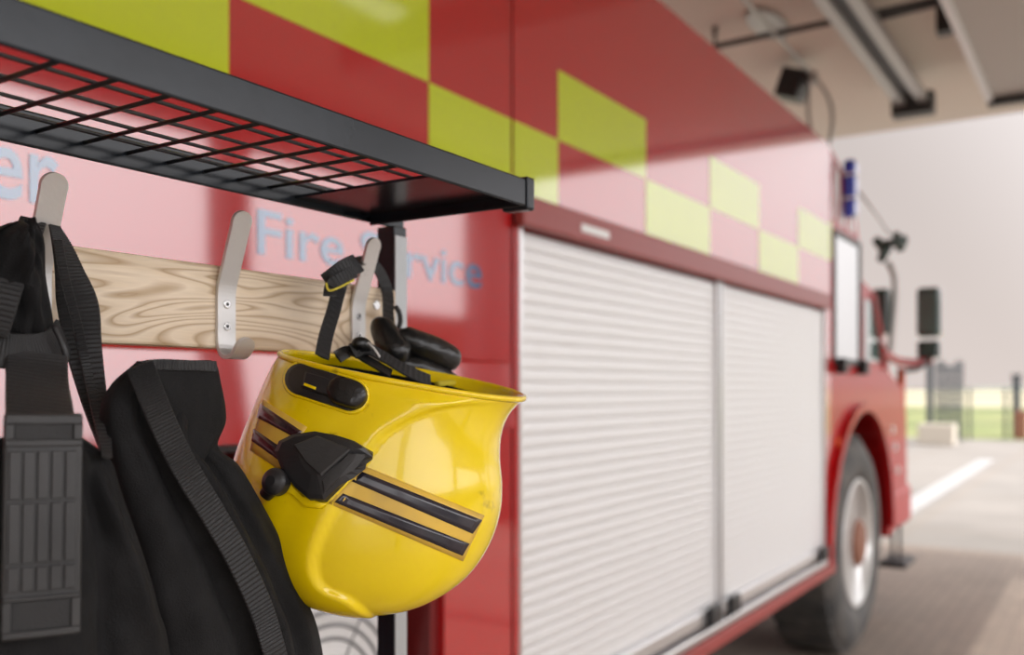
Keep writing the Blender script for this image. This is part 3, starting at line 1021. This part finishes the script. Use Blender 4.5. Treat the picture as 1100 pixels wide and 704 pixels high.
def patch(name, quad, off, th, m, parent, nu=24, nv=6, label=None):
    """thin sticker laid on the shell: quad in photo px, corners a,b,c,d"""
    a, b, c, d = [Vector((*q, 0)) for q in quad]
    top, bot = [], []
    for i in range(nu+1):
        for j in range(nv+1):
            u, w = i/nu, j/nv
            q = (a*(1-u)+b*u)*(1-w)+(d*(1-u)+c*u)*w
            h, n = hit(q.x, q.y)
            if h is None:
                n_ = None
                for k in range(1, 30):
                    qq = q.lerp((a+b+c+d)/4, k/30)
                    h, n_ = hit(qq.x, qq.y)
                    if h is not None:
                        break
                n = n_
            top.append(h+n*(off+th)); bot.append(h+n*(off-0.0008))
    k = len(top)
    v = top+bot
    f = []
    I = lambda i, j: i*(nv+1)+j
    for i in range(nu):
        for j in range(nv):
            f.append((I(i, j), I(i+1, j), I(i+1, j+1), I(i, j+1)))
            f.append((k+I(i, j), k+I(i, j+1), k+I(i+1, j+1), k+I(i+1, j)))
    for i in range(nu):
        f.append((I(i, 0), k+I(i, 0), k+I(i+1, 0), I(i+1, 0)))
        f.append((I(i, nv), I(i+1, nv), k+I(i+1, nv), k+I(i, nv)))
    for j in range(nv):
        f.append((I(0, j), I(0, j+1), k+I(0, j+1), k+I(0, j)))
        f.append((I(nu, j), k+I(nu, j), k+I(nu, j+1), I(nu, j+1)))
    return mobj(name, v, f, m, parent, smooth=True, label=label)


def blob(name, poly, heights, m, parent, inset=(0, 0.12, 0.3, 0.6), off=0.0, label=None, smooth=False, dense=3, bevelw=0):
    """raised cover on the shell: outline in photo px, rings inset toward the centroid with heights"""
    pp = []
    n0 = len(poly)
    for i in range(n0):
        for k in range(dense):
            pp.append(Vector((*poly[i], 0)).lerp(Vector((*poly[(i+1) % n0], 0)), k/dense))
    cen = sum(pp, Vector((0, 0, 0)))/len(pp)
    v, f = [], []
    n = len(pp)
    for s_, h_ in zip(inset, heights):
        for q in pp:
            w = q.lerp(cen, s_)
            loc, nr = hit(w.x, w.y)
            if loc is None:
                for k in range(1, 20):
                    w2 = w.lerp(cen, k/20)
                    loc, nr = hit(w2.x, w2.y)
                    if loc is not None:
                        break
            v.append(loc+nr*(h_+off))
    loc, nr = hit(cen.x, cen.y)
    v.append(loc+nr*(heights[-1]+off))
    for i in range(len(inset)-1):
        for j in range(n):
            f.append((i*n+j, i*n+(j+1) % n, (i+1)*n+(j+1) % n, (i+1)*n+j))
    b0_ = (len(inset)-1)*n
    for j in range(n):
        f.append((b0_+j, b0_+(j+1) % n, len(v)-1))
    f.append(tuple(range(n)))
    o = mobj(name, v, f, m, parent, smooth=smooth, label=label)
    return o


def capsule_poly(cx_, cy_, L_, H_, ang, n=10):
    r = H_/2
    out = []
    ca, sa = math.cos(ang), math.sin(ang)
    for sgn, st in ((1, -math.pi/2), (-1, math.pi/2)):
        for k in range(n+1):
            t = st+math.pi*k/n
            x = sgn*(L_/2-r)+r*math.cos(t)
            y = r*math.sin(t)
            out.append((cx_+x*ca-y*sa, cy_+x*sa+y*ca))
    return out
# reflective stickers
g1 = patch('reflective_sticker', [(392, 501), (520, 554), (497, 603), (353, 541)], 0.0003, 0.0004, 'gold_tape', hroot, label='gold reflective sticker with two black bands')
patch('black_band', [(389, 507), (517, 559), (507, 573.5), (377, 517)], 0.0008, 0.0003, 'black_tape', g1, nv=3)
patch('black_band', [(368, 530), (503.5, 584), (496, 597), (359, 539.5)], 0.0008, 0.0003, 'black_tape', g1, nv=3)
g2 = patch('reflective_sticker', [(283, 430), (330, 459), (300, 505), (269, 484)], 0.0003, 0.0004, 'gold_tape', hroot, nu=14, label='gold reflective sticker with two maroon bands')
patch('maroon_band', [(280.5, 434), (325, 464), (318, 471), (277, 449)], 0.0008, 0.0003, 'maroon_tape', g2, nu=14, nv=3)
patch('maroon_band', [(273.5, 461), (305, 483), (300, 495), (271, 474)], 0.0008, 0.0003, 'maroon_tape', g2, nu=14, nv=3)
# raised lamp-clip recess near the rim
ang = math.radians(18)
rc = blob('clip_recess', capsule_poly(350.5, 417, 98, 40, ang), (0.0, 0.0025, 0.0012, 0.0006), 'helmet_yellow', hroot, inset=(0, 0.06, 0.14, 0.3), dense=2, smooth=True, label='yellow raised surround of the clip')
rb = blob('clip_plate', capsule_poly(350.5, 417, 92, 34, ang), (0.0005, 0.0022, 0.0026, 0.0026), 'black_plastic', rc, inset=(0, 0.04, 0.12, 0.5), dense=2)
blob('clip', capsule_poly(374, 424, 44, 30, ang), (0.002, 0.0085, 0.0100, 0.0105), 'leather', rc, inset=(0, 0.10, 0.3, 0.6), dense=2, smooth=True)
blob('clip_strap', [(330, 402), (352, 408), (372, 416), (366, 430), (345, 425), (326, 418)], (0.002, 0.0065, 0.0072, 0.0072), 'black_plastic', rc, inset=(0, 0.08, 0.2, 0.5))
sl = [(331, 414), (344, 419), (343, 422), (330, 417)]
blob('slot_edge', sl, (0.006, 0.0075, 0.0078, 0.0078), 'helmet_yellow', rc, inset=(0, 0.1, 0.2, 0.5))
# visor pivot cover and its knob
pc = blob('visor_pivot', [(298, 486), (303, 475), (318, 467.5), (341, 464), (362, 468), (381, 474), (401, 486), (388, 502), (370, 521), (351, 540), (335, 539), (320, 526), (306, 509)],
          (0.0, 0.0075, 0.0098, 0.0125), 'black_plastic', hroot, inset=(0, 0.05, 0.16, 0.62), label='black faceted visor pivot cover')
blob('pivot_panel', [(322, 481), (345, 471), (382, 486), (352, 516), (334, 500)], (0.009, 0.0138, 0.0150, 0.0152), 'pivot_grey', pc, inset=(0, 0.05, 0.12, 0.6))
blob('pivot_strap', [(350, 521), (378, 489), (392, 487), (352, 532)], (0.006, 0.0116, 0.0126, 0.0126), 'pivot_grey', pc, inset=(0, 0.06, 0.12, 0.5))
blob('pivot_lip', [(292, 523), (301, 514), (312, 518), (333, 540), (352, 542), (346, 547), (330, 546), (312, 530), (303, 527)], (0.0, 0.0022, 0.0026, 0.0026), 'helmet_yellow', hroot, inset=(0, 0.1, 0.3, 0.6), smooth=True)
kl, kn = hit(302, 519)
kb = disc_prism('adjuster_knob', kl+kn*0.002, 0.0118, kn, 0.012, 'black_plastic', hroot, n=28, dome=0.003)
bevel(kb, 0.002, 3)
k2, _ = hit(288, 533)
tube('knob_stem', [kl+kn*0.006, (k2 if k2 else kl)+kn*0.004], [0.008, 0.006], 'black_plastic', kb, n=12)
# dark liner inside the opening
lv, lf = [], []
for i in range(0, 26):
    s_ = i/25
    ii = int(6+s_*104)
    l, r = Lc[ii], Rc[ii]
    for j in range(48):
        th = 2*math.pi*j/48
        sc_ = 0.86
        cxx, cyy = (l.x+r.x)/2-(10 if i < 3 else 0), (l.y+r.y)/2
        lv.append(HL(cxx+(r.x-l.x)/2*sc_*math.cos(th), cyy+(r.y-l.y)/2*sc_*math.cos(th))+wdir*(Bc[ii]*sc_*math.sin(th)))
for i in range(25):
    for j in range(48):
        lf.append((i*48+j, i*48+(j+1) % 48, (i+1)*48+(j+1) % 48, (i+1)*48+j))
lf.append(tuple(range(25*48, 26*48)))
mobj('liner', lv, lf, 'fabric', hroot, smooth=True)


def Y_(px, py, y):
    return P(px, py, y=y)
# chin strap: up from the rim, over the top of the hook, down to the pad
hk = YK-0.008
st = [Y_(346, 384, 0.655), Y_(350, 362, 0.668), Y_(358, 335, 0.685), Y_(364, 312, 0.695), Y_(370, 292, 0.700), Y_(381, 283, 0.722), Y_(394, 281, 0.738), Y_(407, 291, 0.738), Y_(416, 314, 0.733), Y_(417, 340, 0.712), Y_(419, 358, 0.69)]
nn_ = [(-0.5, -1, 0.1), (-0.5, -1, 0.1), (-0.5, -1, 0.1), (-0.5, -1, 0.3), (-0.4, -0.8, 0.7), (-0.2, -0.7, 1), (-0.2, -1, 0.6), (-0.4, -1, 0.3), (-0.5, -1, 0.2), (-0.5, -1, 0.1), (-0.5, -1, 0.1)]
cs = ribbon('chin_strap', st, nn_, 0.0155, 0.0026, 'webbing', hroot, rib=0.0002, steps=90)
# crumpled hook-and-loop end around the top of the strap
random.seed(3)
cv = [Y_(351, 305, 0.684), Y_(360, 298, 0.680), Y_(372, 289, 0.680), Y_(384, 283, 0.686)]
ribbon('strap_end', cv, [(-0.6, -1, -0.1), (-0.2, -1, 0.4), (-0.4, -1, 0.0), (-0.1, -1, 0.5)], 0.022, 0.005, 'webbing', cs, rib=0.0006, steps=26)
ribbon('strap_end', [Y_(354, 318, 0.680), Y_(357, 306, 0.674), Y_(369, 298, 0.674), Y_(380, 292, 0.680)], [(-0.6, -1, -0.2), (-0.5, -1, 0.2), (-0.2, -1, 0.2), (-0.1, -1, 0.3)], 0.014, 0.004, 'webbing', cs, rib=0.0005, steps=24)
ribbon('piping', [Y_(350, 304, 0.672), Y_(353, 312, 0.672), Y_(362, 310, 0.668), Y_(380, 301, 0.668)], [(-0.4, -1, 0)]*4, 0.0022, 0.0016, 'yellow_thread', cs, steps=16)
fz_v, fz_f = [], []
for k in range(120):       # frayed threads at the worn end
    b_ = Y_(352+random.random()*42, 300-random.random()*22, 0.675+random.random()*0.02)
    d_ = Vector((random.uniform(-1, 1), random.uniform(-1, 0.3), random.uniform(-0.3, 1.2))).normalized()
    e_ = b_+d_*random.uniform(0.004, 0.009)
    w_ = Vector((random.uniform(-1, 1), random.uniform(-1, 1), random.uniform(-1, 1))).normalized()*0.00022
    n = len(fz_v)
    fz_v += [b_-w_, b_+w_, e_]
    fz_f.append((n, n+1, n+2))
o = mobj('frayed_threads', fz_v, fz_f, 'webbing', cs, kind='stuff')
# chin pad: leather, a short upright lobe and a long rounded lobe
def lobe(name, pts, rs, m, parent, wr=0.0):
    o = tube(name, pts, rs, m, parent, n=18, smoothpts=24)
    return o
lobe('chin_pad', [Y_(427, 356, 0.676), Y_(431, 361, 0.672), Y_(445, 369, 0.662), Y_(462, 376, 0.652), Y_(477, 383, 0.645), Y_(487, 387, 0.642), Y_(491, 389, 0.641)], [0.006, 0.0130, 0.0158, 0.0168, 0.0166, 0.0130, 0.003], 'leather', hroot)
lobe('chin_pad', [Y_(409, 342, 0.692), Y_(409, 347, 0.690), Y_(413, 357, 0.684), Y_(420, 370, 0.674), Y_(430, 382, 0.664), Y_(436, 388, 0.66)], [0.003, 0.0115, 0.0150, 0.0165, 0.0160, 0.006], 'leather', hroot)
lobe('nape_pad', [Y_(428, 391, 0.665), Y_(450, 396, 0.655), Y_(475, 406, 0.645), Y_(497, 416, 0.635)], [0.008, 0.0125, 0.0125, 0.006], 'leather', hroot)
ribbon('pad_strap', [Y_(378, 378, 0.655), Y_(392, 374, 0.650), Y_(412, 384, 0.640), Y_(436, 398, 0.625), Y_(462, 410, 0.615)], [(0, -1, 0.5)]*5, 0.017, 0.003, 'webbing', hroot, rib=0.0002, steps=40)
ribbon('pad_strap', [Y_(362, 384, 0.665), Y_(376, 378, 0.66), Y_(396, 388, 0.645), Y_(420, 402, 0.63)], [(0, -1, 0.6)]*4, 0.014, 0.003, 'leather', hroot, steps=20)
tube('buckle', [Y_(425, 330, 0.705), Y_(429, 336, 0.705), Y_(430, 346, 0.702), Y_(427, 356, 0.70)], 0.003, 'black_plastic', hroot, n=8, smoothpts=12)
lobe('strap_keeper', [Y_(381, 374, 0.655), Y_(385, 370, 0.652), Y_(392, 372, 0.65), Y_(396, 379, 0.65)], [0.004, 0.0075, 0.0075, 0.004], 'leather', hroot)
tag_l = P(390, 371, y=0.64)
ribbon('strap_tab', [Y_(395, 368, 0.640), Y_(402, 375, 0.635), Y_(408, 384, 0.632)], [(0, -1, 0.6)]*3, 0.003, 0.0012, 'hook_metal', hroot, steps=8)
# inner headband end seen at the right of the opening
tube('headband', [Y_(470, 413, 0.60), Y_(490, 412, 0.605), Y_(508, 416, 0.612), Y_(510, 421, 0.612)], 0.0035, 'yellow_thread', hroot, n=8, smoothpts=16)

# ------------------------------------------------------------------ dark clothing on the left
def cloth(name, Lpts, Rpts, y0, depth, m, parent, rows=110, cols=110, wr=0.004, seed=1, back=0.04, folds=()):
    """closed hanging bundle: left and right outline in photo px on the plane y=y0, bulging towards -Y by depth(t)"""
    rnd = random.Random(seed)
    L_ = catmull([Vector((*p, 0)) for p in Lpts], rows)
    R_ = catmull([Vector((*p, 0)) for p in Rpts], rows)
    D_ = [q.x for q in catmull([Vector((d_, 0, 0)) for d_ in depth], rows)]
    ph = [rnd.uniform(0, 6.28) for _ in range(12)]
    v, f = [], []
    for i in range(rows+1):
        a = P(L_[i].x, L_[i].y, y=y0); b = P(R_[i].x, R_[i].y, y=y0)
        c = (a+b)/2; h = (b-a)/2
        t = i/rows
        for j in range(cols):
            th = 2*math.pi*j/cols
            cs_, sn_ = math.cos(th), math.sin(th)
            e = 2/2.6
            u = math.copysign(abs(cs_)**e, cs_)
            w = math.copysign(abs(sn_)**e, sn_)
            p = c+h*u
            bul = D_[i]*w if w > 0 else back*w*ss(0, 0.15, t)
            k = abs(sn_)
            wrk = (math.sin(9*u+4.5*t*3+ph[0])*0.6+math.sin(5*u-11*t+ph[1])+0.5*math.sin(14*u+17*t+ph[2])+0.35*math.sin(23*u-9*t+ph[3]+2*math.sin(6*t+ph[4])))
            p = p+Vector((0, -1, 0))*(bul+wr*wrk*k)
            for (fu, ft, fw, fa, sl_) in folds:      # named folds: a groove or ridge along a slanted line
                q = (u-fu-sl_*(t-ft))/fw
                p = p+Vector((0, -1, 0))*(fa*math.exp(-q*q)*k*ss(0.0, 0.12, t))
            v.append(p)
    for i in range(rows):
        for j in range(cols):
            f.append((i*cols+j, i*cols+(j+1) % cols, (i+1)*cols+(j+1) % cols, (i+1)*cols+j))
    f.append(tuple(range(cols)))
    f.append(tuple(range(len(v)-1, len(v)-cols-1, -1)))
    o = mobj(name, v, f, m, parent, smooth=True)
    return o, BVHTree.FromPolygons([tuple(q) for q in v], f)


def on(bvh, px, py, off):
    d = ray(px, py).normalized()
    loc, nrm, i_, dist = bvh.ray_cast(EYE, d)
    if loc is None:
        return None, None
    if nrm.dot(d) > 0:
        nrm = -nrm
    return loc+nrm*off, nrm


def laid(name, bvh, line, width, th, m, parent, rib=0.0, n=40, off=0.001, label=None):
    pl = catmull([Vector((*p, 0)) for p in line], n)
    pts, nr = [], []
    for q in pl:
        a, b = on(bvh, q.x, q.y, off)
        if a is not None:
            pts.append(a); nr.append(b)
    # smooth normals
    for _ in range(4):
        nr = [(nr[max(i-1, 0)]+nr[i]+nr[min(i+1, len(nr)-1)]).normalized() for i in range(len(nr))]
        pts = [pts[i] if i in (0, len(pts)-1) else (pts[i-1]+pts[i]*2+pts[i+1])/4 for i in range(len(pts))]
    return ribbon(name, pts, nr, width, th, m, parent, rib=rib, label=label)

# trousers: folded waist, diagonal webbing
gb = empty('work_trousers', P(230, 900, y=0.61), 'black canvas work trousers with a folded waist and webbing edge, left of the helmet', 'trousers')
bodyB, bvB = cloth('cloth', [(147, 388), (131, 406), (115, 433), (115, 468), (122, 505), (134, 550), (148, 600), (158, 645), (172, 704), (185, 900)],
                   [(227, 387), (236, 410), (240, 450), (229, 480), (252, 500), (279, 545), (303, 592), (321, 635), (342, 704), (360, 900)], 0.615,
                   [0.003, 0.008, 0.014, 0.018, 0.020, 0.022, 0.022, 0.022, 0.022, 0.020], 'fabric', gb, wr=0.0012, seed=4, back=0.025,
                   folds=((0.0, 0.32, 0.16, 0.010, 0.55), (-0.42, 0.4, 0.16, -0.010, 0.5), (0.36, 0.45, 0.12, -0.008, 0.35)))
flap, bvF = cloth('waist_flap', [(150, 389), (156, 400), (168, 428), (180, 455), (194, 482), (208, 504)],
                  [(231, 388), (235, 400), (239, 428), (240, 452), (230, 476), (212, 505)], 0.598,
                  [0.0015, 0.003, 0.004, 0.004, 0.003, 0.001], 'fabric', gb, rows=50, cols=60, wr=0.0004, seed=9, back=0.006)
laid('webbing_edge', bvF, [(152, 393.5), (175, 392), (200, 393), (231, 394)], 0.0085, 0.0016, 'webbing', gb, rib=0.0004, n=46)
lw = [Y_(150, 392, 0.592), Y_(157, 410, 0.591), Y_(169, 440, 0.590), Y_(187, 480, 0.589), Y_(206, 515, 0.587), Y_(230, 554, 0.585), Y_(255, 598, 0.584), Y_(279, 650, 0.583), Y_(292, 690, 0.584), Y_(305, 740, 0.591)]
ribbon('webbing_edge', lw, [(-0.30, -1, 0.1)]*10, 0.0205, 0.0018, 'webbing', gb, rib=0.0004, steps=210)

# jacket behind the braces
ga = empty('work_jacket', P(60, 900, y=0.61), 'black canvas work jacket hanging at the far left under the braces', 'jacket')
bodyA, bvA = cloth('cloth', [(-20, 470), (-60, 490), (-80, 530), (-85, 570), (-85, 610), (-85, 655), (-85, 704), (-85, 900)],
                   [(88, 470), (117, 494), (128, 525), (142, 566), (156, 610), (168, 655), (180, 704), (200, 900)], 0.594,
                   [0.003, 0.008, 0.012, 0.014, 0.016, 0.016, 0.016, 0.016], 'fabric', ga, wr=0.0016, seed=12, back=0.02,
                   folds=((0.72, 0.35, 0.12, 0.011, 0.3), (0.50, 0.5, 0.10, -0.010, -0.5), (0.88, 0.5, 0.08, -0.006, 0.1)))
bodyC, bvC = cloth('hood', [(8, 240), (-25, 260), (-45, 300), (-50, 350), (-30, 396)],
                   [(36, 233), (45, 260), (47, 300), (54, 340), (60, 384)], 0.690,
                   [0.003, 0.012, 0.014, 0.012, 0.006], 'fabric', ga, wr=0.0030, seed=21, rows=60, back=0.03,
                   folds=((0.1, 0.3, 0.18, 0.010, 0.9), (-0.5, 0.3, 0.15, -0.010, 0.6)))

# braces: webbing loop over the hook, crossing band, and the ribbed adjuster
br = empty('braces', P(45, 690, y=0.575), 'black webbing braces with a ribbed rubber pad hung on the left hook', 'braces')
FN = (-0.5, -1, 0.05)
ribbon('strap', [Y_(58, 243, 0.722), Y_(66, 262, 0.712), Y_(75, 292, 0.705), Y_(84, 330, 0.70), Y_(90, 375, 0.69), Y_(100, 425, 0.665), Y_(108, 460, 0.63), Y_(115, 492, 0.583)],
       [(0.1, -1, 0.5), (0.1, -1, 0.2), (0.0, -1, 0.1), FN, FN, FN, FN, FN], 0.030, 0.0030, 'webbing', br, rib=0.0004, steps=130,
       widths=[0.010, 0.018, 0.026, 0.031, 0.027, 0.020, 0.014, 0.007])
ribbon('strap', [Y_(62, 258, 0.700), Y_(70, 300, 0.692), Y_(82, 345, 0.685), Y_(92, 390, 0.676), Y_(103, 440, 0.640), Y_(115, 490, 0.577)], [FN]*6, 0.007, 0.0026, 'webbing', br, rib=0.0004, steps=130)
ribbon('strap', [Y_(-40, 368, 0.690), Y_(0, 376, 0.672), Y_(25, 378, 0.668), Y_(48, 376, 0.668), Y_(62, 370, 0.676), Y_(67, 360, 0.692)], [(-0.5, -1, 0.2)]*4+[(0.1, -1, 0.2), (0.6, -0.8, 0.2)], 0.027, 0.0030, 'webbing', br, rib=0.0002, steps=70)
ribbon('strap', [Y_(40, 380, 0.664), Y_(40, 400, 0.650), Y_(42, 425, 0.610), Y_(44, 450, 0.580), Y_(45, 464, 0.570)], [(-0.45, -1, 0.05)]*5, 0.041, 0.0028, 'webbing', br, rib=0.0002, steps=50)
ribbon('strap', [Y_(36, 236, 0.735), Y_(24, 268, 0.70), Y_(8, 310, 0.676), Y_(-8, 360, 0.668)], [(-0.6, -1, 0.2)]*4, 0.020, 0.0028, 'webbing', br, rib=0.0004, steps=60)
tube('buckle', [Y_(58, 350, 0.668), Y_(68, 372, 0.662), Y_(70, 388, 0.662), Y_(60, 395, 0.664)], 0.0025, 'black_plastic', br, n=8, smoothpts=14)
# ribbed pad
pd_c = P(45.5, 564, y=0.562)
pn = Vector((-0.42, -0.90, 0.05)).normalized()
pu = Vector((0.02, 0.0, 1.0)); pu = (pu-pn*pu.dot(pn)).normalized()
ps = pu.cross(pn).normalized()
if ps.x < 0:
    ps = -ps
dist = (pd_c-EYE).dot(FWD)
PW, PH = 77*dist/F/1.0, 240*dist/F


def pad_box(name, s0, s1, u0, u1, h0, h1, m, parent, bv_=0.0):
    v = [pd_c+ps*(s*PW/2)+pu*(u*PH/2)+pn*h for s in (s0, s1) for u in (u0, u1) for h in (h0, h1)]
    o = mobj(name, v, BOXF, m, parent)
    if bv_:
        bevel(o, bv_, 2)
    return o
pad = pad_box('pad', -1, 1, -1, 1, -0.003, 0.0025, 'rubber', br, 0.0022)
segs = [(-0.985, -0.80), (-0.775, -0.53), (-0.50, -0.13), (-0.10, 0.27), (0.30, 0.62), (0.82, 0.985)]
for k in range(5):
    s0 = -0.86+k*0.352
    s1 = s0+0.30
    for (u0, u1) in ((-0.58, -0.36), (-0.33, 0.20), (0.23, 0.66)):
        pad_box('rib', s0, s1, u0, u1, 0.002, 0.0046, 'rubber', pad, 0.0007)
for (u0, u1) in ((0.70, 0.76), (0.90, 0.98), (-0.98, -0.92), (-0.66, -0.62)):
    pad_box('crossbar', -0.97, 0.97, u0, u1, 0.002, 0.0048, 'rubber', pad, 0.0007)
for (s0, s1) in ((-0.98, -0.74), (0.74, 0.98)):
    for (u0, u1) in ((0.76, 0.90), (-0.92, -0.66)):
        pad_box('side_bar', s0, s1, u0, u1, 0.002, 0.0048, 'rubber', pad, 0.0007)
for (u0, u1) in ((0.755, 0.905), (-0.915, -0.665)):
    pad_box('webbing_window', -0.73, 0.73, u0, u1, 0.002, 0.0034, 'webbing', pad, 0.0004)
print('objects', len(bpy.data.objects), 'tris', sum(len(m.polygons) for m in bpy.data.meshes)*2)
